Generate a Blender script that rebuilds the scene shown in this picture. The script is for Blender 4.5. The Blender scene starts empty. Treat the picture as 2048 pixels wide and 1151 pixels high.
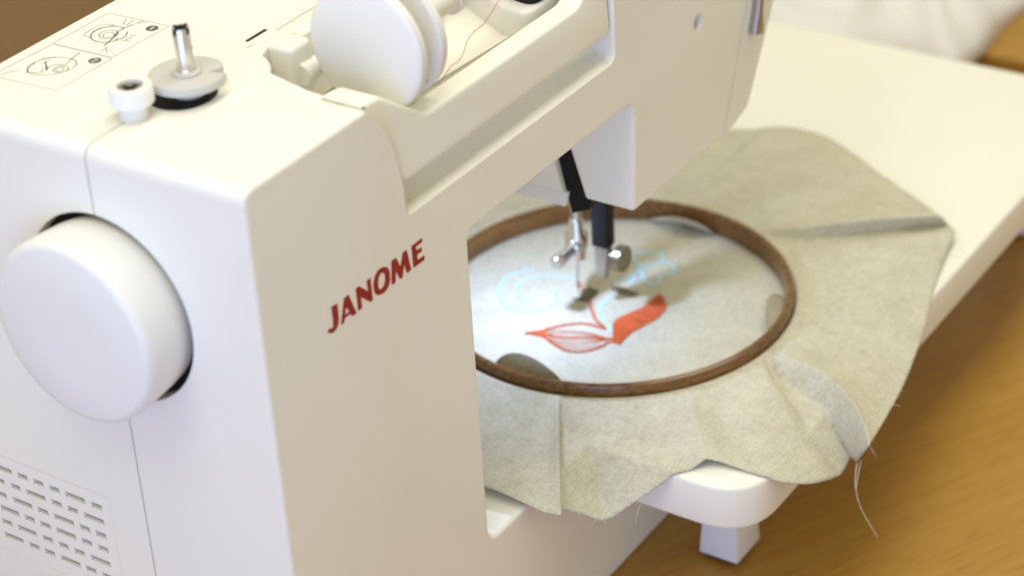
import bpy, bmesh, math, random
from mathutils import Vector, Matrix, noise
random.seed(4)
S = 0.0008            # metres per drawing unit
Z0 = 74.5             # table top sits at z = -74.5 in drawing units
def P(x, y, z): return Vector((x*S, y*S, (z+Z0)*S))
scene = bpy.context.scene
COL = scene.collection

# ------------------------------------------------------------------ camera
cam_d = bpy.data.cameras.new('camera'); cam = bpy.data.objects.new('camera', cam_d); COL.objects.link(cam)
CR = ((0.54705567,-0.83547545,-0.05206594),(-0.45788618,-0.24658804,-0.85412797),(0.70076411,0.49109582,-0.51745005))
r, d, f = [Vector(v) for v in CR]           # right, down, forward axes
M3 = Matrix((( r[0],-d[0],-f[0]),(r[1],-d[1],-f[1]),(r[2],-d[2],-f[2])))
cam.matrix_world = Matrix.Translation(P(-575.246,-530.491,718.139)) @ M3.to_4x4()
cam_d.sensor_width = 36.0; cam_d.lens = 4451.52/2048*36.0
cam_d.clip_start = 0.02; cam_d.clip_end = 30
cam_d.dof.use_dof = True; cam_d.dof.focus_distance = 1075*S; cam_d.dof.aperture_fstop = 8.0
scene.camera = cam

# ------------------------------------------------------------------ world, lamps, exposure
world = bpy.data.worlds.new('World'); scene.world = world; world.use_nodes = True
bg = world.node_tree.nodes['Background']
bg.inputs[0].default_value = (0.96, 0.90, 0.63, 1); bg.inputs[1].default_value = 0.64
def area(name, loc, target, size, power, color, sy=None):
    l = bpy.data.lights.new(name, 'AREA'); l.size = size; l.energy = power; l.color = color
    if sy: l.shape = 'RECTANGLE'; l.size_y = sy
    o = bpy.data.objects.new(name, l); COL.objects.link(o)
    o.location = P(*loc); v = P(*target)-P(*loc)
    o.rotation_euler = v.to_track_quat('-Z', 'Y').to_euler()
    return o
lamp = area('ceiling_light', (120, -60, 1400), (120, -40, 0), 1.8, 10.2, (1.0, 0.965, 0.86), 0.45); lamp.rotation_euler = (0, 0, 0)
area('window_light', (-1700, -600, 260), (0, -20, 100), 1.4, 18, (0.27, 0.445, 1.0), 1.1)
scene.view_settings.view_transform = 'Standard'; scene.view_settings.look = 'None'
scene.view_settings.exposure = 0.0; scene.view_settings.gamma = 1.0
scene.cycles.use_denoising = True; scene.cycles.max_bounces = 8

# ------------------------------------------------------------------ materials
def new_mat(name):
    m = bpy.data.materials.new(name); m.use_nodes = True
    nt = m.node_tree; return m, nt, nt.nodes['Principled BSDF']
def plastic(name, col, rough=0.4, bevel=0.0009, bump=0.04, spec=0.4):
    m, nt, b = new_mat(name)
    tc = nt.nodes.new('ShaderNodeTexCoord')
    n2 = nt.nodes.new('ShaderNodeTexNoise'); n2.inputs['Scale'].default_value = 9; n2.inputs['Detail'].default_value = 5
    nt.links.new(tc.outputs['Object'], n2.inputs['Vector'])
    mx = nt.nodes.new('ShaderNodeMix'); mx.data_type = 'RGBA'
    mx.inputs[6].default_value = (*col, 1); mx.inputs[7].default_value = (col[0]*.95, col[1]*.94, col[2]*.91, 1)
    mr = nt.nodes.new('ShaderNodeMapRange'); mr.inputs[1].default_value = .45; mr.inputs[2].default_value = .75
    nt.links.new(n2.outputs['Fac'], mr.inputs[0]); nt.links.new(mr.outputs[0], mx.inputs[0]); nt.links.new(mx.outputs[2], b.inputs['Base Color'])
    b.inputs['Roughness'].default_value = rough; b.inputs['Specular IOR Level'].default_value = spec
    n = nt.nodes.new('ShaderNodeTexNoise'); n.inputs['Scale'].default_value = 1800; n.inputs['Detail'].default_value = 2
    nt.links.new(tc.outputs['Object'], n.inputs['Vector'])
    bp = nt.nodes.new('ShaderNodeBump'); bp.inputs['Strength'].default_value = bump; bp.inputs['Distance'].default_value = 0.0002
    nt.links.new(n.outputs['Fac'], bp.inputs['Height'])
    if bevel:
        bv = nt.nodes.new('ShaderNodeBevel'); bv.samples = 4; bv.inputs['Radius'].default_value = bevel
        nt.links.new(bv.outputs[0], bp.inputs['Normal'])
    nt.links.new(bp.outputs[0], b.inputs['Normal'])
    return m
def simple(name, col, rough=0.5, metal=0.0, spec=0.5):
    m, nt, b = new_mat(name)
    tc = nt.nodes.new('ShaderNodeTexCoord'); n = nt.nodes.new('ShaderNodeTexNoise'); n.inputs['Scale'].default_value = 300
    nt.links.new(tc.outputs['Object'], n.inputs['Vector'])
    mr = nt.nodes.new('ShaderNodeMapRange'); mr.inputs[3].default_value = rough*.8; mr.inputs[4].default_value = min(1, rough*1.25)
    nt.links.new(n.outputs['Fac'], mr.inputs[0]); nt.links.new(mr.outputs[0], b.inputs['Roughness'])
    b.inputs['Base Color'].default_value = (*col, 1); b.inputs['Metallic'].default_value = metal
    b.inputs['Specular IOR Level'].default_value = spec
    return m
WHITE = plastic('white_plastic', (0.87, 0.855, 0.785))
WHITE_COOL = plastic('bright_white_plastic', (0.83, 0.825, 0.80), 0.36)
GREY = plastic('pale_grey_plastic', (0.56, 0.56, 0.54), 0.45)
BLACK = simple('black_plastic', (0.008, 0.007, 0.008), 0.5, spec=.2)
DARK = simple('dark_cavity', (0.02, 0.018, 0.018), 0.8, spec=.2)
CHROME = simple('chrome', (0.72, 0.70, 0.68), 0.22, 1.0)
DULL = simple('worn_steel', (0.45, 0.42, 0.38), 0.38, 1.0)
BRASSY = simple('aged_brass', (0.30, 0.27, 0.20), 0.35, 1.0)
RED = simple('red_print', (0.31, 0.008, 0.003), 0.5)
INK = [simple('grey_print', (0.24, 0.24, 0.23), 0.6), simple('dark_grey_print', (0.09, 0.09, 0.09), 0.6), simple('pale_grey_print', (0.50, 0.50, 0.48), 0.6)]
BLUE_INK = simple('blue_marker', (0.44, 0.68, 0.76), 0.9, spec=.1)
ORANGE = simple('orange_embroidery_thread', (0.66, 0.13, 0.035), 0.5, spec=.3)
OLIVE = simple('olive_embroidery_thread', (0.20, 0.18, 0.12), 0.6, spec=.2)
REDTHREAD = simple('rust_red_thread', (0.45, 0.10, 0.06), 0.6)
FRAY = simple('linen_fibre', (0.62, 0.56, 0.46), 0.8)

def wood(name, c1, c2, c3, scale=1.0, rot=0.0, rough=0.4, fleck=True, axis='x'):
    m, nt, b = new_mat(name)
    tc = nt.nodes.new('ShaderNodeTexCoord'); mp = nt.nodes.new('ShaderNodeMapping')
    mp.inputs['Rotation'].default_value = (0, 0, rot)
    nt.links.new(tc.outputs['Object'], mp.inputs['Vector'])
    mp2 = nt.nodes.new('ShaderNodeMapping'); mp2.inputs['Scale'].default_value = (1.6*scale, 120*scale, 120*scale)
    nt.links.new(mp.outputs[0], mp2.inputs['Vector'])
    n = nt.nodes.new('ShaderNodeTexNoise'); n.inputs['Scale'].default_value = 1.0; n.inputs['Detail'].default_value = 6; n.inputs['Roughness'].default_value = .6
    nt.links.new(mp2.outputs[0], n.inputs['Vector'])
    cr = nt.nodes.new('ShaderNodeValToRGB')
    e = cr.color_ramp.elements; e[0].position = .32; e[0].color = (*c1, 1); e[1].position = .68; e[1].color = (*c2, 1)
    nt.links.new(n.outputs['Fac'], cr.inputs[0])
    col = cr.outputs[0]
    if fleck:
        mp3 = nt.nodes.new('ShaderNodeMapping'); mp3.inputs['Scale'].default_value = (45*scale, 700*scale, 700*scale)
        nt.links.new(mp.outputs[0], mp3.inputs['Vector'])
        n3 = nt.nodes.new('ShaderNodeTexNoise'); n3.inputs['Scale'].default_value = 1.0; n3.inputs['Detail'].default_value = 2
        nt.links.new(mp3.outputs[0], n3.inputs['Vector'])
        mr = nt.nodes.new('ShaderNodeMapRange'); mr.inputs[1].default_value = .56; mr.inputs[2].default_value = .70; mr.inputs[4].default_value = .55
        nt.links.new(n3.outputs['Fac'], mr.inputs[0])
        mx = nt.nodes.new('ShaderNodeMix'); mx.data_type = 'RGBA'; mx.inputs[7].default_value = (*c3, 1)
        nt.links.new(col, mx.inputs[6]); nt.links.new(mr.outputs[0], mx.inputs[0]); col = mx.outputs[2]
    nt.links.new(col, b.inputs['Base Color']); b.inputs['Roughness'].default_value = rough
    return m
BEECH = wood('beech_table', (0.39, 0.20, 0.027), (0.46, 0.248, 0.042), (0.26, 0.12, 0.014), 1.0, math.radians(28), .42)
HOOPWOOD = wood('dark_stained_wood', (0.09, 0.038, 0.01), (0.24, 0.115, 0.03), (0.04, 0.016, 0.005), 4.0, 0.5, .2)
BROWNFLOOR = wood('brown_floor', (0.27, 0.14, 0.045), (0.36, 0.20, 0.07), (0.1, 0.05, 0.02), .5, .6, .5, False)

def linen(name, c1, c2):
    m, nt, b = new_mat(name)
    tc = nt.nodes.new('ShaderNodeTexCoord')
    facs = []
    for i, sc in enumerate(((190, 1900, 500), (1900, 190, 500))):
        mp = nt.nodes.new('ShaderNodeMapping'); mp.inputs['Scale'].default_value = sc; mp.inputs['Rotation'].default_value = (0, 0, math.radians(12))
        nt.links.new(tc.outputs['Object'], mp.inputs['Vector'])
        n = nt.nodes.new('ShaderNodeTexNoise'); n.inputs['Scale'].default_value = 1; n.inputs['Detail'].default_value = 2
        nt.links.new(mp.outputs[0], n.inputs['Vector']); facs.append(n.outputs['Fac'])
    ad = nt.nodes.new('ShaderNodeMath'); ad.operation = 'ADD'
    nt.links.new(facs[0], ad.inputs[0]); nt.links.new(facs[1], ad.inputs[1])
    big = nt.nodes.new('ShaderNodeTexNoise'); big.inputs['Scale'].default_value = 60; big.inputs['Detail'].default_value = 4
    nt.links.new(tc.outputs['Object'], big.inputs['Vector'])
    ad2 = nt.nodes.new('ShaderNodeMath'); ad2.operation = 'MULTIPLY_ADD'; ad2.inputs[1].default_value = .5
    nt.links.new(big.outputs['Fac'], ad2.inputs[0]); nt.links.new(ad.outputs[0], ad2.inputs[2])
    mr = nt.nodes.new('ShaderNodeMapRange'); mr.inputs[1].default_value = .85; mr.inputs[2].default_value = 1.65
    nt.links.new(ad2.outputs[0], mr.inputs[0])
    mx = nt.nodes.new('ShaderNodeMix'); mx.data_type = 'RGBA'; mx.inputs[6].default_value = (*c1, 1); mx.inputs[7].default_value = (*c2, 1)
    nt.links.new(mr.outputs[0], mx.inputs[0]); nt.links.new(mx.outputs[2], b.inputs['Base Color'])
    b.inputs['Roughness'].default_value = .9; b.inputs['Specular IOR Level'].default_value = .15
    b.inputs['Sheen Weight'].default_value = .15
    bp = nt.nodes.new('ShaderNodeBump'); bp.inputs['Strength'].default_value = .22; bp.inputs['Distance'].default_value = .0003
    nt.links.new(ad.outputs[0], bp.inputs['Height']); nt.links.new(bp.outputs[0], b.inputs['Normal'])
    return m
LINEN = linen('natural_linen', (0.41, 0.385, 0.285), (0.66, 0.63, 0.505))
COTTON = linen('white_cotton', (0.76, 0.76, 0.79), (0.86, 0.86, 0.89))

# ------------------------------------------------------------------ mesh helpers
def link(name, me, mat, parent=None, smooth=35):
    o = bpy.data.objects.new(name, me); COL.objects.link(o)
    if mat:
        me.materials.clear(); me.materials.append(mat)
    if smooth:
        me.shade_smooth(); me.set_sharp_from_angle(angle=math.radians(smooth))
    if parent:
        o.parent = parent; o.matrix_parent_inverse = Matrix.Translation(top_loc(parent)).inverted()
    return o
def top_loc(o):
    return Vector(o.get('_loc', (0, 0, 0))) if o.type == 'EMPTY' else Vector((0, 0, 0))
def empty(name, loc, label, cat, group=None):
    o = bpy.data.objects.new(name, None); COL.objects.link(o); o.location = P(*loc); o.empty_display_size = .02
    o['_loc'] = tuple(o.location); tag(o, label, cat, group); return o
def tag(o, label, cat, group=None):
    o['label'] = label; o['category'] = cat
    if group: o['group'] = group
    return o
def me_from(verts, faces, name='mesh', fix=True):
    me = bpy.data.meshes.new(name); me.from_pydata([P(*v) for v in verts], [], faces)
    if fix:
        bm = bmesh.new(); bm.from_mesh(me); bmesh.ops.recalc_face_normals(bm, faces=bm.faces); bm.to_mesh(me); bm.free()
    return me
def fillet(pts, n=6):
    """pts: (a, b, radius) closed polygon -> rounded list of (a, b)"""
    out = []; N = len(pts)
    for i in range(N):
        a, b, rad = pts[i]
        p = Vector((a, b)); u = Vector(pts[i-1][:2])-p; v = Vector(pts[(i+1) % N][:2])-p
        if rad <= 0: out.append((a, b)); continue
        ang = u.angle(v); t = min(rad/math.tan(ang/2), u.length*.49, v.length*.49)
        p0 = p+u.normalized()*t; p1 = p+v.normalized()*t
        for k in range(n+1):
            s = k/n; q = p0*(1-s)**2+p*2*s*(1-s)+p1*s**2
            out.append((q.x, q.y))
    return out
AX = {'x': lambda a, b, t: (t, a, b), 'y': lambda a, b, t: (a, t, b), 'z': lambda a, b, t: (a, b, t)}
def prism(poly, axis, t0, t1, bevel=0.0, seg=3, clamp=True):
    n = len(poly); g = AX[axis]
    vs = [g(a, b, t0) for a, b in poly]+[g(a, b, t1) for a, b in poly]
    fs = [list(range(n)), list(range(2*n-1, n-1, -1))]+[[i, (i+1) % n, n+(i+1) % n, n+i] for i in range(n)]
    me = me_from(vs, fs)
    if bevel:
        k = 'xyz'.index(axis); bm = bmesh.new(); bm.from_mesh(me); bm.verts.ensure_lookup_table()
        idx = lambda e: all(v.index < n for v in e.verts) or all(v.index >= n for v in e.verts)
        bmesh.ops.bevel(bm, geom=[e for e in bm.edges if idx(e)], offset=bevel*S, segments=seg, profile=.5, affect='EDGES', clamp_overlap=clamp)
        bm.to_mesh(me); bm.free()
    return me
def soft_prism(poly, axis, t0, t1, rad, seg=4):
    """prism whose two end faces run into the sides with a rounded edge"""
    n = len(poly); g = AX[axis]; pts = [Vector(p) for p in poly]
    area_ = sum(pts[i-1].x*pts[i].y-pts[i].x*pts[i-1].y for i in range(n)); sg = 1 if area_ > 0 else -1
    def inset(dist):
        out = []
        for i in range(n):
            e0 = (pts[i]-pts[i-1]).normalized(); e1 = (pts[(i+1) % n]-pts[i]).normalized()
            n0 = Vector((-e0.y, e0.x))*sg; n1 = Vector((-e1.y, e1.x))*sg; m = (n0+n1)
            if m.length < 1e-4: m = n0.copy()
            m.normalize(); k = max(m.dot(n0), .5); out.append(pts[i]+m*(dist/k))
        return out
    rings = []
    for k in range(seg+1):
        a = math.pi/2*k/seg; rings.append((rad*(1-math.sin(a)), t0+rad*(1-math.cos(a))))
    rings += [(d_, t1-(t-t0)) for d_, t in reversed(rings)]
    vs, fs = [], []
    for d_, t in rings: vs += [g(q.x, q.y, t) for q in inset(d_)]
    m = len(rings)
    for j in range(m-1): fs += [[j*n+i, j*n+(i+1) % n, (j+1)*n+(i+1) % n, (j+1)*n+i] for i in range(n)]
    from mathutils.geometry import tessellate_polygon
    tri = tessellate_polygon([[Vector((q.x, q.y, 0)) for q in inset(rad)]])
    fs += [list(t) for t in tri]+[[(m-1)*n+i for i in reversed(t)] for t in tri]
    return me_from(vs, fs)
def box(x0, x1, y0, y1, z0, z1, bevel=0.0, seg=2):
    me = prism([(x0, y0), (x1, y0), (x1, y1), (x0, y1)], 'z', z0, z1)
    if bevel:
        bm = bmesh.new(); bm.from_mesh(me); bmesh.ops.bevel(bm, geom=bm.edges[:], offset=bevel*S, segments=seg, profile=.5, affect='EDGES'); bm.to_mesh(me); bm.free()
    return me
def lathe(profile, center, axis='z', n=48, cap=True):
    """profile: (radius, t) along axis"""
    vs, fs = [], []
    g = {'z': lambda r, a, t: (center[0]+r*math.cos(a), center[1]+r*math.sin(a), center[2]+t),
         'x': lambda r, a, t: (center[0]+t, center[1]+r*math.cos(a), center[2]+r*math.sin(a)),
         'y': lambda r, a, t: (center[0]+r*math.cos(a), center[1]+t, center[2]+r*math.sin(a))}[axis]
    for r_, t in profile:
        for k in range(n): vs.append(g(r_, 2*math.pi*k/n, t))
    m = len(profile)
    for i in range(m-1):
        for k in range(n): fs.append([i*n+k, i*n+(k+1) % n, (i+1)*n+(k+1) % n, (i+1)*n+k])
    if cap: fs.append(list(range(n))); fs.append(list(range((m-1)*n, m*n)))
    return me_from(vs, fs)
def spline(pts, n=8, closed=False):
    pts = [Vector(p) for p in pts]; out = []
    N = len(pts)
    for i in range(N if closed else N-1):
        if closed: a, b, c, e = pts[i-1], pts[i], pts[(i+1) % N], pts[(i+2) % N]
        else: a, b, c, e = pts[max(i-1, 0)], pts[i], pts[i+1], pts[min(i+2, N-1)]
        for k in range(n):
            t = k/n
            out.append(.5*((2*b)+(c-a)*t+(2*a-5*b+4*c-e)*t*t+(3*b-a-3*c+e)*t**3))
    if not closed: out.append(pts[-1])
    return out
def tube(pts, rad, n=6, taper=False):
    pts = [Vector(p) for p in pts]; vs, fs = [], []
    for i, p in enumerate(pts):
        t = (pts[min(i+1, len(pts)-1)]-pts[max(i-1, 0)]).normalized()
        u = t.cross(Vector((0, 0, 1)) if abs(t.z) < .9 else Vector((1, 0, 0))).normalized(); w = t.cross(u)
        rr = rad*(1-.6*i/(len(pts)-1)) if taper else rad
        for k in range(n):
            a = 2*math.pi*k/n; vs.append(p+u*math.cos(a)*rr+w*math.sin(a)*rr)
    for i in range(len(pts)-1):
        for k in range(n): fs.append([i*n+k, i*n+(k+1) % n, (i+1)*n+(k+1) % n, (i+1)*n+k])
    fs += [list(range(n)), list(range((len(pts)-1)*n, len(pts)*n))]
    return vs, fs
def merge(parts):
    vs, fs = [], []
    for v, f_ in parts:
        o = len(vs); vs += list(v); fs += [[i+o for i in q] for q in f_]
    return vs, fs
def ribbon(pts2, w, z, h=.25):
    """flat raised line on a horizontal face"""
    vs, fs = [], []
    pts = [Vector(p) for p in pts2]
    for i, p in enumerate(pts):
        t = (pts[min(i+1, len(pts)-1)]-pts[max(i-1, 0)])
        if t.length < 1e-6: t = Vector((1, 0))
        t.normalize(); nrm = Vector((-t.y, t.x))*w/2
        for q, zz in ((p-nrm, z), (p-nrm*.7, z+h), (p+nrm*.7, z+h), (p+nrm, z)): vs.append((q.x, q.y, zz))
    for i in range(len(pts)-1):
        for k in range(3): fs.append([i*4+k, i*4+k+1, (i+1)*4+k+1, (i+1)*4+k])
    return vs, fs
def boolean(o, cutters, op='DIFFERENCE'):
    tmp = []
    for me in cutters:
        c = bpy.data.objects.new('cutter', me); COL.objects.link(c); tmp.append(c)
        md = o.modifiers.new('b', 'BOOLEAN'); md.object = c; md.operation = op; md.solver = 'EXACT'
    bpy.context.view_layer.update()
    me = bpy.data.meshes.new_from_object(o.evaluated_get(bpy.context.evaluated_depsgraph_get()))
    old = o.data; mats = list(old.materials); o.modifiers.clear(); o.data = me
    me.materials.clear()
    for m in mats: me.materials.append(m)
    for c in tmp: bpy.data.objects.remove(c)
    me.shade_smooth(); me.set_sharp_from_angle(angle=math.radians(35))
    return o
def temp_intersect(a, b):
    o = bpy.data.objects.new('t', a); COL.objects.link(o); boolean(o, [b], 'INTERSECT'); me = o.data; bpy.data.objects.remove(o); return me
def structure(o): o['kind'] = 'structure'; return o
LETTERS={'J': [[(46.2, 222.5), (50.5, 221.8), (50.5, 218.1), (50.4, 213.6), (49.6, 211.5), (48.1, 210.2), (45.6, 209.7), (43.3, 210.6), (42.3, 211.8), (42.4, 212.8), (43.7, 212.9), (45.0, 212.1), (46.1, 212.5), (46.4, 215.5)]], 'A': [[(51.3, 210.3), (53.4, 216.6), (55.2, 221.9), (58.6, 221.9), (60.9, 215.1), (62.8, 210.2), (59.4, 210.4), (58.5, 212.2), (54.6, 212.1), (53.5, 210.3)], [(55.8, 216.7), (58.1, 213.9), (54.9, 213.6)]], 'N': [[(63.9, 210.7), (63.7, 222.1), (66.1, 222.2), (72.0, 216.3), (71.6, 221.9), (74.5, 222.0), (74.7, 210.5), (73.1, 210.2), (66.7, 216.1), (66.8, 210.6)]], 'O': [[(85.4, 221.7), (87.1, 220.4), (88.1, 218.2), (88.1, 214.6), (87.1, 211.8), (84.4, 210.0), (81.2, 210.0), (78.6, 210.9), (76.8, 212.6), (76.0, 215.3), (76.3, 218.3), (77.7, 221.0), (80.3, 222.6), (83.0, 222.6)], [(83.1, 220.0), (84.4, 218.7), (84.6, 216.5), (83.8, 214.0), (82.1, 212.7), (80.3, 212.9), (79.5, 214.3), (79.5, 216.6), (80.4, 219.0), (81.8, 220.1)]], 'M': [[(88.8, 210.6), (90.2, 222.4), (93.8, 222.0), (96.2, 216.1), (98.8, 222.0), (101.8, 222.0), (103.9, 210.4), (100.4, 210.6), (99.2, 215.9), (97.1, 210.0), (95.2, 210.3), (92.7, 215.7), (91.7, 210.3)]], 'E': [[(105.5, 210.6), (105.4, 221.9), (113.6, 222.0), (113.6, 220.1), (108.6, 220.0), (108.9, 218.0), (112.7, 217.6), (112.9, 215.6), (109.1, 215.6), (109.2, 212.8), (114.3, 212.7), (114.2, 210.3)]]}
PRINT=[(0.6, 0, [(22.7, 169.6), (38.0, 169.7), (70.1, 168.2)]), (0.6, 0, [(71.3, 168.8), (108.0, 168.2), (109.9, 132.8), (72.6, 133.6)]), (0.6, 0, [(70.8, 132.8), (35.1, 133.0), (33.0, 164.8)]), (1.7, 2, [(70.5, 168.4), (71.8, 133.2)]), (0.7, 1, [(96.2, 146.1), (94.2, 144.5), (91.8, 143.6), (89.4, 143.4), (87.0, 143.9), (84.9, 145.0), (83.2, 146.6), (82.1, 148.7), (81.6, 151.1), (81.9, 153.5), (82.8, 155.8), (84.3, 157.7), (86.3, 159.2), (88.7, 160.1), (91.1, 160.3), (93.5, 159.8), (95.7, 158.6), (97.3, 156.9), (98.4, 154.7), (98.8, 152.4), (98.5, 149.9)]), (0.6, 0, [(93.1, 148.9), (91.9, 148.0), (90.5, 147.5), (89.1, 147.4), (87.7, 147.7), (86.6, 148.5), (85.8, 149.6), (85.4, 150.9), (85.4, 152.3), (85.9, 153.7), (86.8, 154.9), (87.9, 155.8), (89.3, 156.3), (90.8, 156.4), (92.1, 156.0), (93.3, 155.3), (94.1, 154.2), (94.5, 152.8), (94.4, 151.4), (93.9, 150.0), (93.1, 148.9)]), (0.6, 0, [(91.4, 149.8), (90.7, 149.2), (89.8, 148.9), (88.9, 148.8), (88.1, 149.0), (87.5, 149.4), (87.0, 150.1), (86.8, 150.9), (86.8, 151.7), (87.1, 152.6), (87.7, 153.3), (88.4, 153.9), (89.3, 154.2), (90.1, 154.3), (91.0, 154.1), (91.6, 153.7), (92.1, 153.0), (92.3, 152.2), (92.3, 151.3), (92.0, 150.5), (91.4, 149.8)]), (0.65, 0, [(86.7, 162.5), (91.0, 163.4), (95.3, 162.4), (98.8, 159.7), (99.0, 156.1), (97.4, 157.3), (93.6, 160.4), (88.6, 160.7)]), (0.6, 0, [(86.7, 162.5), (83.9, 161.8), (83.4, 157.5)]), (0.8, 1, [(79.9, 145.5), (88.9, 147.5), (94.4, 150.3), (98.9, 150.0), (103.0, 149.3)]), (0.6, 0, [(103.0, 149.3), (106.2, 147.8), (108.1, 144.1)]), (0.6, 0, [(107.2, 156.0), (102.7, 154.2), (101.5, 152.3)]), (0.6, 0, [(107.5, 152.2), (103.4, 151.6), (101.5, 151.2)]), (0.6, 0, [(109.7, 147.7), (105.6, 148.4)]), (0.5, 2, [(72.9, 151.2), (77.3, 150.9), (80.0, 147.5), (78.8, 141.6), (73.8, 133.3)]), (0.6, 0, [(79.2, 143.0), (74.1, 142.7)]), (0.6, 0, [(77.6, 142.1), (74.8, 139.3)]), (0.6, 1, [(93.4, 141.9), (94.9, 139.8)]), (0.6, 1, [(88.1, 141.9), (88.8, 138.3)]), (0.6, 1, [(92.6, 140.1), (89.2, 140.8)]), (0.8, 1, [(86.4, 145.2), (88.7, 144.9)]), (0.65, 0, [(60.5, 144.4), (58.2, 142.7), (55.3, 142.0), (52.2, 142.3), (49.2, 143.5), (46.5, 145.5), (44.3, 148.2), (43.0, 151.2), (42.6, 154.3), (43.2, 157.2), (44.7, 159.6), (47.0, 161.3), (49.8, 162.0), (52.9, 161.8), (56.0, 160.6), (58.8, 158.6), (60.9, 155.9), (62.3, 152.8), (62.6, 149.7), (62.0, 146.7), (60.5, 144.4)]), (0.6, 0, [(54.5, 143.8), (53.6, 143.1), (52.6, 142.7), (51.5, 142.7), (50.5, 143.0), (49.6, 143.6), (48.9, 144.5), (48.6, 145.5), (48.6, 146.6), (48.9, 147.7), (49.6, 148.6), (50.4, 149.3), (51.5, 149.6), (52.6, 149.7), (53.6, 149.4), (54.5, 148.8), (55.1, 147.9), (55.5, 146.8), (55.5, 145.7), (55.2, 144.7), (54.5, 143.8)]), (0.6, 0, [(53.2, 145.2), (52.7, 144.8), (52.1, 144.6), (51.5, 144.5), (50.9, 144.7), (50.4, 145.0), (50.1, 145.5), (49.9, 146.1), (49.9, 146.7), (50.1, 147.3), (50.5, 147.9), (51.0, 148.3), (51.6, 148.5), (52.2, 148.5), (52.8, 148.4), (53.3, 148.0), (53.6, 147.5), (53.8, 147.0), (53.8, 146.3), (53.6, 145.7), (53.2, 145.2)]), (0.6, 1, [(69.1, 150.6), (61.2, 148.9), (56.6, 147.5), (55.0, 151.1), (51.7, 152.8), (48.4, 151.3)]), (0.8, 1, [(48.1, 151.0), (52.4, 155.3), (54.5, 158.1), (56.5, 157.3)]), (0.6, 0, [(42.2, 157.6), (46.8, 160.4), (53.2, 161.7), (57.8, 160.7), (60.7, 157.0)]), (0.65, 0, [(42.2, 157.6), (44.0, 155.1), (45.3, 151.5)]), (0.6, 0, [(45.3, 151.5), (49.0, 154.0), (51.7, 152.8)]), (0.65, 0, [(28.8, 169.2), (34.7, 166.4), (40.1, 164.7), (43.1, 162.7)])]
BADGES=[(104.3, 138.1), (65.9, 138.4)]
BLUE=[[(385.9, 95.4), (385.1, 104.5), (382.5, 113.3), (376.7, 120.1), (368.8, 123.2), (361.3, 121.9), (354.3, 117.2), (351.0, 110.9), (351.0, 103.5)], [(370.5, 99.8), (361.4, 94.1), (350.1, 92.8), (343.1, 98.5), (339.4, 107.8), (340.7, 117.5), (348.2, 126.1), (358.5, 132.2), (369.2, 134.0), (377.8, 129.8), (383.2, 123.5)], [(427.6, 81.5), (431.6, 79.4), (431.8, 75.1), (435.2, 72.7), (437.6, 68.2), (433.4, 62.8), (427.1, 61.4), (421.7, 64.8), (417.7, 68.3), (419.7, 72.4), (424.7, 79.0), (427.3, 82.1)], [(416.1, 68.8), (407.5, 61.6), (402.4, 55.7), (402.1, 51.3), (407.7, 50.9), (414.6, 53.5), (416.4, 48.7), (422.7, 48.7), (428.2, 54.0), (428.2, 60.6)], [(416.8, 70.0), (410.2, 66.8), (405.2, 68.3), (399.7, 70.8), (395.2, 75.4)], [(408.5, 67.3), (400.3, 64.7), (395.0, 64.4)], [(380.1, 65.6), (374.2, 67.9), (364.8, 65.7), (356.2, 59.8), (351.1, 52.4), (345.5, 46.2)]]
ORANGE_LINES=[(1.3, [(383.7, 93.0), (379.6, 87.9), (375.7, 82.5), (368.5, 75.9), (359.5, 68.2), (352.5, 61.8), (349.5, 56.5), (346.6, 51.2)]), (1.5, [(320.3, 89.5), (324.1, 85.5), (328.1, 81.7), (335.0, 77.4), (341.4, 71.4), (345.4, 65.3), (346.6, 58.2), (346.6, 51.2)]), (1.2, [(320.3, 89.5), (321.7, 84.0), (322.0, 77.7), (318.6, 69.9), (316.4, 61.4), (317.5, 53.7), (322.1, 47.5), (328.5, 43.7), (335.1, 42.1), (337.1, 37.1)]), (1.5, [(320.3, 89.5), (323.8, 80.3), (325.7, 70.8), (329.6, 62.6), (333.9, 54.7), (336.7, 47.2), (339.0, 41.7), (337.9, 36.8)]), (0.5, [(323.2, 84.9), (330.0, 77.1), (334.6, 68.6), (337.7, 60.5), (338.6, 51.9), (338.3, 45.4)]), (0.45, [(324.2, 80.6), (328.8, 73.5), (333.4, 65.0), (336.7, 56.4), (337.6, 47.8)]), (0.45, [(320.8, 74.1), (321.5, 64.6), (324.3, 57.2), (329.0, 51.0), (334.5, 46.6)]), (0.45, [(321.6, 76.1), (323.9, 66.1), (327.7, 57.9), (332.7, 50.5), (336.4, 44.3)]), (0.45, [(319.1, 70.2), (319.3, 61.8), (321.3, 54.7), (325.7, 48.9), (330.9, 45.1)])]
TIP=[(320.1, 89.8), (324.3, 86.4), (328.1, 80.9), (326.0, 77.4), (322.1, 76.4), (321.5, 81.0)]
PETAL_A=[(336.0, 35.7), (338.1, 41.1), (345.7, 45.7), (353.5, 50.4), (360.6, 50.4), (368.0, 47.7), (375.3, 44.9), (383.5, 43.3), (390.0, 43.6), (394.3, 42.5)]
PETAL_B=[(336.0, 35.7), (341.0, 35.9), (346.7, 35.8), (352.7, 35.2), (358.2, 33.5), (364.9, 31.8), (371.3, 30.6), (378.4, 30.8), (384.1, 32.4), (390.6, 37.5), (394.3, 42.5)]
LEAVES=[[(365.6, 85.0), (368.4, 82.4), (377.2, 84.9), (381.2, 83.7), (380.0, 77.1), (374.0, 75.7), (368.2, 76.5), (366.0, 79.4)], [(388.2, 71.9), (390.8, 68.4), (389.8, 61.3), (388.9, 54.3), (384.8, 56.9), (384.1, 64.4), (385.4, 69.5)]]
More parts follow.
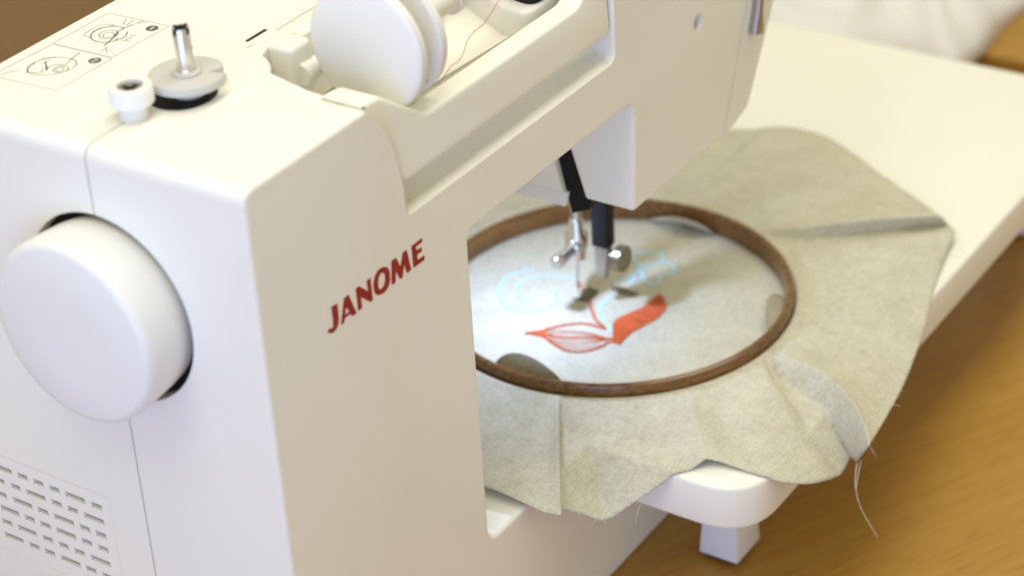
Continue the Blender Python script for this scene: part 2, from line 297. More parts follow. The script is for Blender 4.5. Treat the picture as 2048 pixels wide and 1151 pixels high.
RED_THREAD=[(136.7, 8.0, 288.7), (139.4, 8.0, 285.6), (144.3, 9.0, 282.7), (150.9, 11.0, 280.6), (159.1, 14.0, 280.1), (169.5, 17.0, 280.1), (176.2, 19.0, 278.2), (184.7, 22.0, 277.6), (194.9, 26.0, 279.6), (207.0, 30.0, 278.9), (218.9, 33.0, 277.0), (232.3, 37.0, 277.5), (242.2, 40.0, 278.7), (254.3, 44.0, 281.1)]
LOOSE=[[(318.0, -122.7, 12.0), (312.4, -124.6, 8.0), (307.8, -127.3, 2.0), (306.6, -130.5, -6.0), (305.1, -135.8, -13.0), (303.0, -142.9, -20.0)], [(321.1, -123.5, 12.0), (315.2, -125.0, 8.0), (308.8, -127.1, 3.0), (307.7, -128.7, -4.0)], [(332.3, -123.7, 14.0), (332.0, -126.0, 11.0), (332.3, -127.5, 9.0)], [(211.1, -26.6, 10.0), (211.4, -22.6, 6.0), (210.6, -18.2, 0.0)], [(231.3, -39.6, 12.0), (230.2, -38.3, 7.0), (228.4, -37.7, 0.0)], [(270.8, -84.7, 22.0), (267.1, -91.7, 22.0), (263.2, -98.4, 23.0)], [(360.6, -74.5, 33.0), (353.1, -77.6, 36.0), (349.9, -81.0, 37.0)]]
CLOTH_RAYS=[(-172, (180.1, 17.3, 33.0), 0, 0), (-167, (180.3, -11.6, 30.0), 1.5, 0), (-164.3, (182.1, -23.5, 30.0), 11, 0), (-163.2, (195.5, -9.5, 16.0), -4, -2), (-161, (203.6, -15.9, 11.0), 0, 3), (-158, (209.6, -22.8, 8.0), 1, 2), (-154, (218.1, -30.9, 9.0), 1, 0), (-149, (227.0, -39.1, 12.0), 2, 0), (-142, (236.2, -47.9, 18.0), 2, 0), (-134, (245.6, -55.3, 26.0), 2, 0), (-127, (257.0, -64.6, 34.0), 4, 0), (-123.5, (260.6, -70.9, 32.0), 2, 2), (-119, (262.9, -83.0, 29.0), 1, 0), (-113, (264.8, -98.1, 27.0), 4, 0), (-106, (276.7, -112.5, 21.0), 7, 0), (-101, (297.6, -119.6, 15.0), 6, -2), (-97.8, (324.2, -117.6, 5.0), -6, -6), (-95, (297.4, -138.5, 42.0), 10, 12), (-92, (312.9, -135.3, 38.0), 8, 6), (-85, (344.7, -128.7, 32.0), 3, 1), (-72, (388.5, -119.1, 26.0), 0, 0), (-60, (432.4, -108.8, 28.0), 0, 0), (-48, (476.4, -95.6, 29.0), 0, 0), (-37, (513.8, -86.9, 31.0), 1, 0), (-28, (533.7, -83.8, 35.0), 0, 0), (-22.5, (549.8, -72.5, 28.0), -3, 0), (-19.5, (538.6, -71.2, 40.0), 6, 0), (-14, (561.2, -48.2, 33.0), 3, 0), (-6, (590.2, -3.9, 30.0), 0, 0), (-1, (608.6, 26.3, 30.0), 0, 0), (2, (617.7, 48.9, 30.0), 0, 0), (4.5, (618.6, 66.0, 30.0), 0, 0), (7, (613.6, 80.2, 30.0), 0, 0), (9, (604.0, 90.9, 30.0), 0, 0)]

# ================================================================== the setting
floor = structure(link('floor', box(-3000, 4500, -3000, 6000, -1010, -1000), BROWNFLOOR))
structure(link('table', box(-900, 962, -900, 742, -105, -74.5, 3), BEECH))
t2 = structure(link('neighbouring_table', prism([(1010, -600), (2300, -600), (2300, 1500), (905, 1500), (905, 742), (985, 90)], 'z', -104, -73, 2), BEECH))

# ================================================================== the sewing machine
machine = empty('sewing_machine', (200, 90, -74.5), 'white sewing machine with red lettering, seen from its back and handwheel end', 'sewing machine')
D = 215
body_poly = fillet([(0,-74.5,3),(460,-74.5,3),(460,27,4),(149,27,9),(149,207,5),(301,207,12),(301,141,3),(411,141,10),(429,146,12),(456,201,40),(477,262,30),(480,300,12),(0,300,7)])
me = prism(body_poly, 'y', 0, D, 3.6, 4)
bm = bmesh.new(); bm.from_mesh(me)
def cutplane(co, no, **k): return bmesh.ops.bisect_plane(bm, geom=bm.verts[:]+bm.edges[:]+bm.faces[:], plane_co=co, plane_no=no, dist=1e-7, **k)
cutplane(P(0, 0, 208), (0, 0, 1)); cutplane(P(292, 0, 0), (1, 0, 0))
for v in bm.verts:
    x, y, z = v.co.x/S, v.co.y/S, v.co.z/S-Z0
    if x > 293 and 130 < z < 207.9 and y < 8: v.co.y += (208-z)*.035*S
    if y > 150 and x > -1: v.co.y -= max(0, 38-(300-z)*.2)*S
whole = bm.copy()
def half(src, y, keep_low):
    b = src.copy()
    res = bmesh.ops.bisect_plane(b, geom=b.verts[:]+b.edges[:]+b.faces[:], plane_co=P(0, y, 0), plane_no=(0, 1, 0), dist=1e-7, clear_outer=keep_low, clear_inner=not keep_low)
    ed = [e for e in res['geom_cut'] if isinstance(e, bmesh.types.BMEdge)]
    bmesh.ops.contextual_create(b, geom=ed)
    bmesh.ops.recalc_face_normals(b, faces=b.faces)
    m = bpy.data.meshes.new('half'); b.to_mesh(m); b.free(); return m
rear = link('rear_housing', half(whole, 84.7, True), WHITE, machine)
front = link('front_housing', half(whole, 85.3, False), WHITE, machine)
whole.free(); bm.free()
# carrying-handle channel, spool tray, needle slot, screw hole, handwheel well
chan_xz = [(78.6,320),(78.6,302.5),(84,297),(90,291.5),(95.5,283.5),(99.5,274),(102,264),(104,252),(104.2,241),(106,237.3),(280,236.8),(284,240),(284,320)]
chan_yz = [(-8,235.6),(0,236.8),(8,238),(13,240.5),(17,245),(20,252),(22,262),(24,320),(-8,320)]
channel = temp_intersect(prism(chan_xz, 'y', -8, 25), prism(chan_yz, 'x', 60, 300))
tray_poly = fillet([(82,14,0),(284,14,0),(284,77,3),(113,77,6),(101,72,8),(93,62,14),(86,34,12),(85,22,4)])
tray = prism(tray_poly, 'z', 262, 320)
slot = prism([(30.5,139),(31.5,133),(43,128),(52,166),(62,207),(50,207),(40,170)], 'x', 296, 350)
well = lathe([(46, -6), (46, 9)], (0, 84.5, 222), 'x', 72)
hole = lathe([(4.4, -6), (4.4, 9)], (367.7, 0, 223.7), 'y', 28)
plate_groove = prism([(399.2,141.5),(400.0,141.3),(417.6,196),(430,240),(429.2,240),(416.8,196)], 'y', -3, 4.2)
boolean(rear, [channel, tray, slot, well, hole, plate_groove])
# front housing: handwheel well, vent panel and vent holes
well2 = lathe([(46, -6), (46, 9)], (0, 84.5, 222), 'x', 72)
panel = prism(fillet([(107.5,52,3),(206,52,3),(206,112,3),(107.5,112,3)]), 'x', -4, .22)
boolean(front, [well2, panel])
VENTS = [(105, [(184.8,171.6),(167.3,161.1),(157.1,150.8),(146.6,140.4),(136.4,124.1),(119.9,113.6)]),
         (96.5, [(184.5,178.3),(173.7,167.7),(163.6,151.2),(147,140.7),(136.7,130.3),(126.2,113.8)]),
         (88, [(185.2,178.7),(174.2,161.9),(157.8,151.3),(147.3,134.7),(130.6,124.4),(120.3,114.1)]),
         (79.6, [(184.4,172.4),(168.3,162.1),(158.1,151.6),(147.5,135.2),(131,124.8),(120.5,114.5)]),
         (71.1, [(185.2,179.1),(174.7,162.6),(158.3,152.1),(147.7,141.7),(137.5,131.3),(127,114.7)]),
         (62.7, [(185.6,173.3),(168.9,162.6),(158.6,152.4),(148.1,135.7),(131.6,125.5),(121.2,113)])]
vv = []
for z, row in VENTS:
    for b_, a_ in row:
        vs = [(-3,a_,z-3.1),(-3,b_,z-3.1),(-3,b_,z),(-3,a_,z),(16,a_,z-2.2),(16,b_,z-2.2),(16,b_,z+1),(16,a_,z+1)]
        vv.append((vs, [[0,1,2,3],[7,6,5,4],[0,4,5,1],[1,5,6,2],[2,6,7,3],[3,7,4,0]]))
boolean(front, [me_from(*merge(vv))])
for h_ in (rear, front):
    wn = h_.modifiers.new('even_normals', 'WEIGHTED_NORMAL'); wn.weight = 90; wn.keep_sharp = True
link('seam_light_block', box(12, 440, 60, 110, -60, 24), DARK, machine)  # unseen dark core, added to stop light passing through the housing seam
link('well_dark_disc', lathe([(45.8, 7.5), (45.8, 8.6)], (0, 84.5, 222), 'x', 64), BLACK, machine)  # black disc: shade of the deep gap round the wheel, put in as colour
link('needle_slot_dark', prism([(31,139),(32,133.5),(43,128.6),(51.5,166),(61.5,206.5),(50.5,206.5),(40.5,170)], 'x', 304, 349), BLACK, machine)  # black fill stands in for the darkness inside the slot
link('needle_bar_cover', prism(fillet([(46,132,2),(118,132,3),(118,141.5,0),(44,141.5,0)]), 'x', 302, 396, 1.5), WHITE_COOL, machine)
# lettering
cu = bpy.data.curves.new('lettering', 'CURVE'); cu.dimensions = '2D'; cu.fill_mode = 'BOTH'; cu.extrude = .06*S
for ch, loops in LETTERS.items():
    for lp in loops:
        pts = spline([Vector((x, z, 0)) for x, z in lp], 6, True) if (ch == 'O') else [Vector((x, z, 0)) for x, z in lp]
        sp = cu.splines.new('POLY'); sp.points.add(len(pts)-1); sp.use_cyclic_u = True
        for q, p in zip(sp.points, pts): q.co = (p.x*S, (p.y+Z0)*S, 0, 1)
co = bpy.data.objects.new('t', cu); COL.objects.link(co); bpy.context.view_layer.update()
lm = bpy.data.meshes.new_from_object(co.evaluated_get(bpy.context.evaluated_depsgraph_get())); bpy.data.objects.remove(co)
lm.transform(Matrix.Rotation(math.pi/2, 4, 'X')); lm.transform(Matrix.Translation((0, -.08*S, 0)))
lo = link('lettering', lm, RED, machine, 0); lo['label'] = 'dark red JANOME lettering'
# carrying handle lying in its channel
hp = fillet([(83.8,299.9,2.5),(86.4,295.2,5),(92.0,289.5,8),(97.2,281.5,8),(100.8,272.5,8),(103.4,262,8),(105.4,252.6,6),(282.6,252.0,6),(282.6,302,7),(274,299,8),(268,287,10),(257,276.4,14),(150,276.8,6),(129,276.8,12),(114,287,16),(98,298.6,12)],5)
bar = link('carrying_handle', soft_prism(hp, 'y', 1.6, 24, 1.9), WHITE, machine)
for v in bar.data.vertices:                                  # thick at its root, slim along the grip, leaning back a little
    x, y, z = v.co.x/S, v.co.y/S, v.co.z/S-Z0
    k = min(max((x-112)/20, 0), 1); k = k*k*(3-2*k)
    if y > 12: v.co.y -= 10*k*S
    v.co.y += max(0, z-252)*.055*S
# thread guide cover at the end of the tray
link('thread_guide_block', prism(fillet([(236,21,10),(282,21,3),(282,76,3),(262,76,4),(250,56,18),(240,38,12)],8), 'z', 258, 277, 2.2, 3), WHITE_COOL, machine)
link('thread_guide_cover', prism(fillet([(245,21,9),(283,21,3),(283,76.5,3),(268,76.5,4),(257,56,18),(248,38,12)],8), 'z', 279.5, 297, 1.8, 3), WHITE_COOL, machine)
link('thread_guide_gap', prism(fillet([(246,23,9),(281,23,3),(281,75,3),(269,75,4),(258,56,18),(249,38,12)],8), 'z', 276.5, 280), DARK, machine)
# handle hinge block beside the tray, with the dark slit next to it
link('hinge_block', box(112.5, 128.5, 64, 88.2, 268, 301.4, 2.6, 4), WHITE, machine)
link('hinge_slit', box(113, 127.2, 88.6, 90.4, 299.4, 300.25), DARK, machine)
link('tray_ledge', box(129.5, 240, 70, 84, 266, 300.6, 1.4), WHITE, machine)
link('spool_pin_boss', lathe([(5,0),(5.6,1),(5.6,3),(4.8,3.6),(5.4,4.4),(5.4,6.6),(4.6,7.4),(5,8.2),(5,14),(4.4,15)], (118, 63.6, 286.5), 'x', 32), WHITE_COOL, machine)
link('spool_pin', lathe([(2.6,0),(2.6,112)], (124, 28, 306), 'x', 20), WHITE_COOL, machine)
# bobbin winder
dish = link('winder_dish', lathe([(35,-.1),(32,.35),(29,.55),(26,.5),(23,.3),(20,.25)], (74, 88, 299.9), 'z', 72), WHITE, machine)
link('winder_hole', lathe([(15.4,0),(15.4,.3)], (57.5, 80, 300.2), 'z', 48), BLACK, machine)
wd = []
N = 64
prof = []
for k in range(N):
    a = 2*math.pi*k/N; rr = 17.2
    dlt = (a-math.radians(-52)+math.pi) % (2*math.pi)-math.pi
    if 0 <= dlt < .55: rr = 17.2-8*math.exp(-dlt*7)        # thread-cutting notch: steep on one side
    elif -.12 < dlt < 0: rr = 9.2
    prof.append((59.5+rr*math.cos(a), 77.5+rr*math.sin(a)))
link('winder_disc', prism(prof, 'z', 306.4, 310.4, .7, 2), GREY, machine)
link('winder_collar', lathe([(6.6,0),(6.6,1),(5.6,1.6),(5.2,1.6)], (59.5, 77.5, 310.3), 'z', 32), GREY, machine)
link('winder_post', lathe([(7,0),(7,6.8)], (59.5, 77.5, 299.8), 'z', 32), GREY, machine)
sp_ = link('winder_spindle', lathe([(4.3,0),(4.3,2),(3.9,2.4),(3.9,20.4),(3.6,21.2),(2.6,21.2),(2.6,16)], (59.5, 77.5, 310.3), 'z', 40), CHROME, machine)
link('spindle_slot', box(55.4, 63.6, 76.8, 78.2, 329, 331.7), DARK, sp_)
link('spindle_slot', box(58.8, 60.2, 73.4, 81.6, 329, 331.7), DARK, sp_)
link('spindle_hole', lathe([(.9,0),(.9,.3)], (60.3, 73.75, 322.5), 'y', 12), DARK, sp_)
st = link('bobbin_stopper', lathe([(6.2,0),(6.2,6.4),(6.8,7.0),(9.2,7.2),(9.7,7.8),(9.7,14.6),(9.2,15.4),(6.4,15.8),(5.6,15.4),(5.6,13)], (31.8, 84.6, 299.6), 'z', 48), WHITE_COOL, machine)
link('stopper_screw', lathe([(5.4,0),(5.4,.4)], (31.8, 84.6, 313.0), 'z', 32), DULL, st)
link('screw_slot', box(27.8, 35.8, 83.8, 85.4, 313.3, 313.7), DARK, st)
link('screw_slot', box(31.0, 32.6, 80.6, 88.6, 313.35, 313.75), DARK, st)
# printed diagram on the top
for sh in range(3):
    parts = [ribbon([Vector(p) for p in pts], w, 300.02, .05) for w, s_, pts in PRINT if s_ == sh]
    link('threading_diagram', me_from(*merge(parts)), INK[sh], machine, 0)
for i, (bx, by) in enumerate(BADGES):
    b_ = link('number_badge', lathe([(3.0, 0), (3.0, .1)], (bx, by, 300.0), 'z', 28), INK[1], machine, 0)
    if i == 0: r_ = [ribbon([(bx+1.6, by), (bx-1.6, by)], .8, 300.1, .05)]
    else: r_ = [ribbon([(bx+.9, by+1.2), (bx+1.6, by+.2), (bx+1.1, by-.9), (bx-1.5, by+1.2), (bx-1.5, by-1.3)], .6, 300.1, .05)]
    link('number', me_from(*merge(r_)), WHITE, b_, 0)
# handwheel
link('handwheel', lathe([(41.5,6),(42.6,-1),(43.6,-14),(43.8,-21),(43.4,-23.4),(42.2,-25),(40.4,-25.6),(20,-26.2),(6,-26.3),(.01,-26.3)], (0, 84.5, 222), 'x', 120), WHITE_COOL, machine)
# needle group
nb = link('needle_bar', lathe([(3.4,0),(3.4,70)], (374, 86, 72), 'z', 24), CHROME, machine)
link('needle_clamp', lathe([(3.6,0),(5.2,1),(5.4,8),(6.8,9),(6.8,16),(5,19),(4.2,26),(3.6,27)], (373.5, 86, 52), 'z', 24), CHROME, machine)
link('clamp_screw', lathe([(4.4,0),(5.0,-.6),(5.0,-3.4),(3.6,-4.4),(3.4,-15),(4.2,-16),(4.2,-20.5),(3.2,-22)], (369, 84.5, 62.5), 'x', 20), CHROME, machine)
link('needle', lathe([(1.3,0),(1.3,-11),(.85,-13),(.75,-22),(.12,-27)], (372.5, 86, 55), 'z', 12), CHROME, machine)
link('presser_bar', box(369.5, 378.5, 62.5, 73.5, 66, 140, 1), BLACK, machine)
link('foot_shank', prism(fillet([(63,67,1),(72.5,67,1),(72,50,2),(69.5,43,2),(66.5,43,2),(64.5,52,2)]), 'x', 370.5, 377, .8), DULL, machine)
link('foot_screw', lathe([(2.8,0),(2.8,-5),(7.6,-5.2),(8.2,-6),(8.2,-10),(7.2,-11),(3,-11.2)], (374, 64, 60), 'y', 28), BRASSY, machine)
link('thread_guide_bar', box(351, 372, 40, 46, 133, 150, 1), DULL, machine)
# metal lever on the back of the head
lev = [(424.2,193.6),(434.0,190.4),(434.6,193.5),(433.0,204.5),(436.4,226),(431.4,227.6),(428.4,206.2)]
link('lifting_lever', prism(lev, 'y', -4.6, -.4, .6), DULL, machine)
link('lever_bracket', prism(fillet([(428,226,1),(440,224,1),(440,246,3),(428,246,3)]), 'y', -6, .5, .6), DULL, machine)
# sewing light under the head
link('lamp_lens', lathe([(9,0),(9,-2.2),(7,-3)], (330, 96, 132.4), 'z', 24), WHITE_COOL, machine)
ld = bpy.data.lights.new('sewing_lamp', 'AREA'); ld.shape = 'DISK'; ld.size = 12*S; ld.energy = .18; ld.color = (.50, .64, 1.0)
lo_ = bpy.data.objects.new('sewing_lamp', ld); COL.objects.link(lo_); lo_.location = P(330, 96, 129.0); lo_.rotation_euler = (0, 0, 0)

# ================================================================== spool cap, spool and thread
tag(link('spool_cap', lathe([(.01,0),(14,0),(28,0),(29.8,.5),(30.6,1.4),(30.6,5.0),(29.8,5.8),(20,6.2),(8,8),(2.8,12)], (120, 28, 306), 'x', 96), WHITE_COOL),
    'large white round spool cap with a plain flat face on the top spool pin', 'spool cap')
spool = empty('thread_spool', (134, 30, 277), 'white thread spool flange on the pin, tucked behind the round spool cap', 'spool')
link('flange', lathe([(2.8,0),(28.4,0),(29.4,.8),(29.4,4.4),(28.4,5.4),(2.8,5.4)], (137.5, 28, 306), 'x', 80, False), WHITE_COOL, spool)
link('core', lathe([(7,0),(7,42)], (142, 28, 306), 'x', 48), WHITE_COOL, spool)
link('end_flange', lathe([(2.8,0),(9,0),(9,3),(2.8,3)], (184, 28, 306), 'x', 48, False), WHITE_COOL, spool)
link('thread', me_from(*tube(spline(RED_THREAD, 6), .17, 5)), REDTHREAD, spool)

# ================================================================== extension table
ext = empty('extension_table', (500, 60, -74.5), 'flat white extension table clipped round the free arm, standing on short tapered legs', 'extension table')
ep = fillet([(243,-98,32),(770,-98,14),(770,262,14),(243,262,20),(243,218,0),(463,218,0),(463,-2.5,0),(243,-2.5,3)], 10)
link('table_top', prism(ep, 'z', 0.2, 27, 2.2, 3), WHITE, ext)
def leg(cx, cy):
    w0, w1, d0, d1 = 14, 9.5, 12.5, 8.5
    vs = [(cx-w0,cy-d0,-71),(cx+w0,cy-d0,-71),(cx+w0,cy+d0,-71),(cx-w0,cy+d0,-71),(cx-w1,cy-d1,.5),(cx+w1,cy-d1,.5),(cx+w1,cy+d1,.5),(cx-w1,cy+d1,.5)]
    m = me_from(vs, [[0,1,2,3],[4,5,6,7],[0,1,5,4],[1,2,6,5],[2,3,7,6],[3,0,4,7]])
    bm = bmesh.new(); bm.from_mesh(m); bmesh.ops.bevel(bm, geom=bm.edges[:], offset=1.3*S, segments=2, profile=.5, affect='EDGES'); bm.to_mesh(m); bm.free()
    l = link('leg', m, WHITE_COOL, ext)
    link('rubber_foot', box(cx-11, cx+11, cy-9.5, cy+9.5, -74.4, -70.5, 1), BLACK, l)
for cx, cy in ((316, -46.5), (735, -46.5), (735, 215), (300, 240)): leg(cx, cy)

# ================================================================== embroidery hoop
hoop = empty('embroidery_hoop', (371, 61.5, 28), 'round dark brown wooden embroidery hoop pressed down on the linen', 'embroidery hoop')
HC = (371, 61.5)
def ringmesh(prof, n=160, jitter=.25):
    vs, fs = [], []; m = len(prof)
    for k in range(n):
        a = 2*math.pi*k/n; c, s = math.cos(a), math.sin(a)
        j = noise.noise(Vector((c*3, s*3, 1.7)))*jitter; jz = noise.noise(Vector((c*4, s*4, 8.1)))*jitter*1.3
        for r_, z in prof: vs.append((HC[0]+(r_+j)*c, HC[1]+(r_+j)*s, z+(jz if z > 34 else 0)))
    for k in range(n):
        for i in range(m): fs.append([k*m+i, k*m+(i+1) % m, ((k+1) % n)*m+(i+1) % m, ((k+1) % n)*m+i])
    return me_from(vs, fs)
link('inner_ring', ringmesh([(101.8,28.9),(101.6,39.6),(102.3,41.4),(104.2,42.0),(105.8,41.4),(106.5,39.8),(106.5,28.9)]), HOOPWOOD, hoop)
link('outer_ring', ringmesh([(107.9,28.9),(107.9,33.6),(110.2,34.6),(110.2,28.9)], 160, .1), HOOPWOOD, hoop)

# ================================================================== linen
# rays of the cloth: angle at the hoop (deg), hem point, lift at mid length, sideways drift at mid length
RAYS = [(180, (179,65,33), 0, 0)]+CLOTH_RAYS+[(12,(606,85,30),0,0),(24,(590,125,30),0,0),(36,(575,170,30),0,0),(55,(530,192,30),0,0),(75,(470,196,30),0,0),(100,(390,197,30),0,0),(125,(290,196,30),0,0),(148,(205,188,30),0,0),(165,(181,120,31),0,0)]
KEYS = []
for a, h, lift, drift in RAYS:
    if a >= 170 : a -= 360
    KEYS.append((a, Vector(h), lift, drift))
KEYS.append((KEYS[0][0]+360, *KEYS[0][1:]))
NT, NR = 1500, 46
CREASES = {-164.3, -163.2, -97.8, -95, -28, -22.5, -19.5, -127}      # sharp folds; everywhere else the hem runs in curves
raw = []
for k in range(NT):
    a = -180+360*k/NT
    i = max(q for q in range(len(KEYS)-1) if KEYS[q][0] <= a+1e-9); k0, k1 = KEYS[i], KEYS[i+1]
    t = (a-k0[0])/(k1[0]-k0[0])
    def val(c, q): return (q[1][c] if c < 3 else q[c-1])
    row = []
    for c in range(5):
        v0, v1 = val(c, k0), val(c, k1); w = k1[0]-k0[0]; d0 = d1 = v1-v0
        if i > 0 and k0[0] not in CREASES: kp = KEYS[i-1]; d0 = (v1-val(c, kp))/(k1[0]-kp[0])*w
        if i+2 < len(KEYS) and k1[0] not in CREASES: kn = KEYS[i+2]; d1 = (val(c, kn)-v0)/(kn[0]-k0[0])*w
        row.append((2*t**3-3*t*t+1)*v0+(t**3-2*t*t+t)*d0+(-2*t**3+3*t*t)*v1+(t**3-t*t)*d1)
    raw.append(tuple(row))
for _ in range(4):                                          # ease the creases a little
    raw = [tuple(.25*raw[k-1][c]+.5*raw[k][c]+.25*raw[(k+1) % NT][c] for c in range(5)) for k in range(NT)]
def hem_at(a):
    q = raw[int(round((a+math.pi)/(2*math.pi)*NT)) % NT]; return Vector(q[:3]), q[3], q[4]
RD = math.radians
def support_gap(x, y):
    """horizontal distance to the nearest table or bed surface that carries the cloth"""
    d1 = math.hypot(max(149-x, 0, x-463), max(-y, 0, y-192))
    cx, cy = max(243+31, min(x, 770)), max(-98+31, min(y, 240))       # table top shrunk by its corner radius
    d2 = max(0, math.hypot(x-cx, y-cy)-31)
    return min(d1, d2)
def cloth_point(a, s):
    h, lift, drift = hem_at(a)
    bx, by = HC[0]+109.4*math.cos(a), HC[1]+109.4*math.sin(a)
    x, y = bx+(h.x-bx)*s, by+(h.y-by)*s; m_ = 4*s*(1-s); r_ = math.hypot(x-bx, y-by)
    x += .547*drift*m_; y -= .835*drift*m_
    z = 30.4*(1-s**1.5)+h.z*s**1.5+6.0*math.exp(-r_/22)*(1-s)+lift*m_
    z += (1.3*noise.noise(Vector((x*.022, y*.022, 3.3)))+.5*noise.noise(Vector((x*.06, y*.06, 9.3))))*min(1, s*3)
    return x, y, max(z, 28.5-.8*support_gap(x, y))
vs, fs = [], []
inner = [(0, 28.1)]+[(q, 28.1) for q in (20, 40, 60, 80, 92, 100, 104)]+[(106.8, 28.2), (107.0, 33.0), (107.6, 35.4), (109.4, 36.4)]
NI = len(inner)
for k in range(NT):
    a = -math.pi+2*math.pi*k/NT
    c, s_ = math.cos(a), math.sin(a)
    for q, z in inner: vs.append((HC[0]+q*c, HC[1]+q*s_, z+(0.25*noise.noise(Vector((q*c*.04, q*s_*.04, 0))) if q < 100 else 0)))
    for i in range(1, NR+1):
        ss = i/NR*(1+.004*noise.noise(Vector((k*.35, 3, 7)))*(i/NR)**4)
        vs.append(cloth_point(a, ss))
m = NI+NR
for k in range(NT):
    k2 = (k+1) % NT
    for i in range(m-1): fs.append([k*m+i, k*m+i+1, k2*m+i+1, k2*m+i])
lme = me_from(vs, fs, 'linen', False)
bm = bmesh.new(); bm.from_mesh(lme); bmesh.ops.remove_doubles(bm, verts=bm.verts, dist=1e-6); bmesh.ops.recalc_face_normals(bm, faces=bm.faces)
bm.normal_update()
up = sum(f_.normal.z for f_ in bm.faces)
if up < 0: bmesh.ops.reverse_faces(bm, faces=bm.faces)
bm.to_mesh(lme); bm.free()
cloth = link('linen_cloth', lme, LINEN, None, 60)
so = cloth.modifiers.new('thickness', 'SOLIDIFY'); so.thickness = .55*S; so.offset = -1
tag(cloth, 'natural beige linen with frayed wavy edge, stretched in the hoop and half embroidered in orange', 'fabric')
# curled tongues of cloth standing inside the hoop
def tongue(a0, a1, r_base, lean, heights, n=24):
    vs, fs = [], []; rows = 8
    for k in range(n+1):
        t = k/n; a = RD(a0+(a1-a0)*t); hh = heights(t)
        for j in range(rows+1):
            u = j/rows; q = r_base-lean*u*hh/12-1.5*math.sin(u*math.pi); z = 28.6+hh*u*(1-.15*u)
            vs.append((HC[0]+q*math.cos(a), HC[1]+q*math.sin(a), z))
    for k in range(n):
        for j in range(rows): fs.append([k*(rows+1)+j, k*(rows+1)+j+1, (k+1)*(rows+1)+j+1, (k+1)*(rows+1)+j])
    o = link('fold', me_from(vs, fs, 'fold', False), LINEN, cloth, 60)
    md = o.modifiers.new('thickness', 'SOLIDIFY'); md.thickness = .5*S
    return o
tongue(167, 197, 97, 2, lambda t: 24*math.sin(math.pi*min(1, t*1.02))**.5*(1-.25*t)+.5)
tongue(-84, -58, 101.5, 10, lambda t: 13*math.sin(math.pi*t)**.45+.3)
tongue(-8, 18, 101.5, 9, lambda t: 12*math.sin(math.pi*t**.7)**.7+.3)
# drawing and stitching
link('blue_marking', me_from(*merge([ (v, f_) for v, f_ in [ribbon([Vector((p.x, p.y)) for p in spline([Vector((q[0], q[1], 0)) for q in l], 6)], 2.2, 28.25, .12) for l in BLUE]])), BLUE_INK, cloth, 0)
def stitch_line(pts, w, strands, seed):
    rnd = random.Random(seed); sp2 = [Vector((p.x, p.y)) for p in spline([Vector((q[0], q[1], 0)) for q in pts], 8)]; out = []
    for k in range(strands):
        off = (k/(max(strands-1, 1))-.5)*w; ph = rnd.random()*9
        line = []
        for i, p in enumerate(sp2):
            t = (sp2[min(i+1, len(sp2)-1)]-sp2[max(i-1, 0)]).normalized(); nn = Vector((-t.y, t.x))
            q = p+nn*(off+.25*noise.noise(Vector((i*.35, ph, k))))
            line.append((q.x, q.y, 28.5+.12*math.sin(i*1.3+ph)))
        out.append(tube(line, .24, 5))
    return out
parts = []
for i, (w, pts) in enumerate(ORANGE_LINES): parts += stitch_line(pts, w, max(1, round(w/.4)), i)
o = link('leaf_outline_stitching', me_from(*merge(parts)), ORANGE, cloth, 60); o['kind'] = 'stuff'
def fill(A, B, n, mat, name, seed, inward=.0):
    rnd = random.Random(seed)
    sa = spline([Vector((p[0], p[1], 0)) for p in A], 10); sb = spline([Vector((p[0], p[1], 0)) for p in B], 10); out = []
    for k in range(n):
        t = min(max((k+.5)/n+rnd.uniform(-.4, .4)/n, 0), 1); t2 = min(max(t+rnd.uniform(-.025, .025), 0), 1)
        p = sa[min(int(t*(len(sa)-1)), len(sa)-1)]; q = sb[min(int(t2*(len(sb)-1)), len(sb)-1)]
        j = lambda: Vector((rnd.uniform(-.25, .25), rnd.uniform(-.25, .25), 0))
        pts = [p.lerp(q, u)+j()*.6+Vector((0, 0, 28.45+.5*math.sin(math.pi*u)+rnd.uniform(0, .15))) for u in (0, .2, .4, .6, .8, 1)]
        out.append(tube(pts, .30, 5))
    o = link(name, me_from(*merge(out)), mat, cloth, 60); o['kind'] = 'stuff'; return o
fill(PETAL_A, PETAL_B, 150, ORANGE, 'petal_stitching', 1)
fill([TIP[0], TIP[1], TIP[2]], [TIP[0], TIP[5], TIP[4]], 36, ORANGE, 'leaf_tip_stitching', 2)
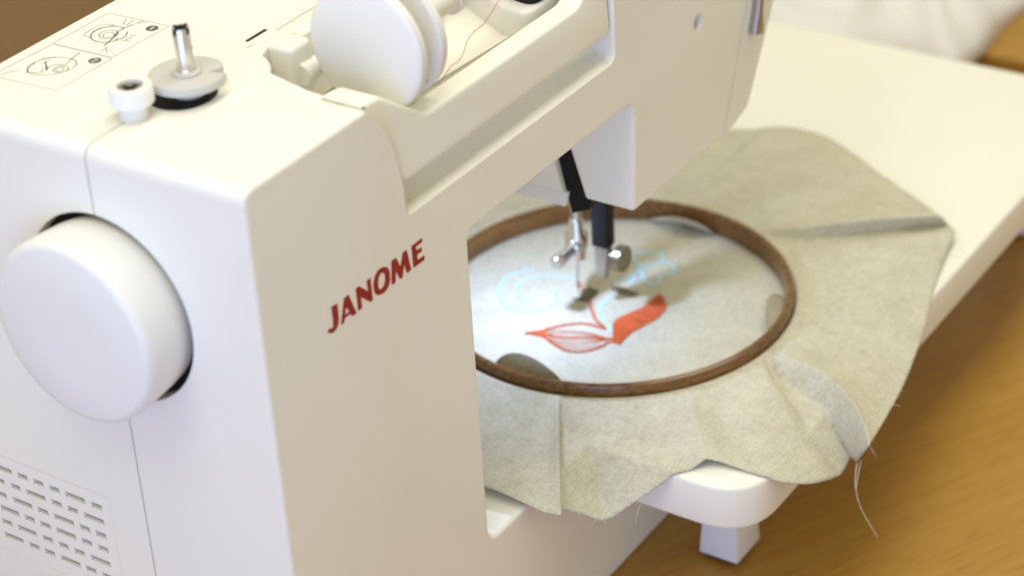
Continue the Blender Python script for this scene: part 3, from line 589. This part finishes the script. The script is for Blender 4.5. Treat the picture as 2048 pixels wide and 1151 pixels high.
for lf in LEAVES:
    h_ = len(lf)//2
    fill(lf[:h_+1], [lf[0]]+lf[:h_-1:-1], 44, OLIVE, 'olive_leaf_stitching', 5)
for l in LOOSE:
    link('loose_thread', me_from(*tube(spline(l, 6), .34, 5, True)), FRAY, cloth)
rnd = random.Random(8)
for k in range(26):                                   # short whiskers along the raw edge
    a = RD(rnd.uniform(-170, -20)); h = Vector(cloth_point(a, 1))
    dv = Vector((math.cos(a)+rnd.uniform(-.8, .8), math.sin(a)+rnd.uniform(-.8, .8), rnd.uniform(-.5, .3)))*rnd.uniform(1.2, 3.4)
    p0 = h-dv*.3
    link('loose_thread', me_from(*tube([p0, p0+dv*.6+Vector((0, 0, .2)), p0+dv*1.2], .11, 4)), FRAY, cloth)

# ================================================================== things behind
vs, fs = [], []
NX, NY = 90, 110
for i in range(NX+1):
    for j in range(NY+1):
        u, v = i/NX, j/NY
        y = 84+v*640; x = 930+u*560
        edge = min(1, u*7, v*9, (1-u)*7, (1-v)*7)
        p = Vector((x*.006, y*.006, 1.3))
        rdg = 1-abs(noise.noise(p*1.0+Vector((noise.noise(p*.9)*1.2, 0, 0))))*2.0
        rd2 = 1-abs(noise.noise(p*2.1+Vector((5, 1, 2))))*2
        z = -72+edge**.6*(20+34*max(0, rdg)**1.3+24*rd2+16*noise.noise(p*4.5))
        vs.append((x+14*noise.noise(Vector((v*6, u*3, 2)))-25*(1-v)*0, y+(9*noise.noise(Vector((u*7, 2, v*3)))), max(z, -72)))
for i in range(NX):
    for j in range(NY): fs.append([i*(NY+1)+j, (i+1)*(NY+1)+j, (i+1)*(NY+1)+j+1, i*(NY+1)+j+1])
cm = me_from(vs, fs, 'heap', False)
heap = link('crumpled_cloth', cm, COTTON, None, 180)
md = heap.modifiers.new('thickness', 'SOLIDIFY'); md.thickness = 1.2*S; md.offset = 1
tag(heap, 'crumpled white cotton cloth heaped on the table beyond the extension table', 'cloth')
tag(link('paper_sheet', box(480, 640, 640, 738, -74.0, -72.5, .4), COTTON), 'pale sheet lying at the far table edge behind the machine', 'paper')
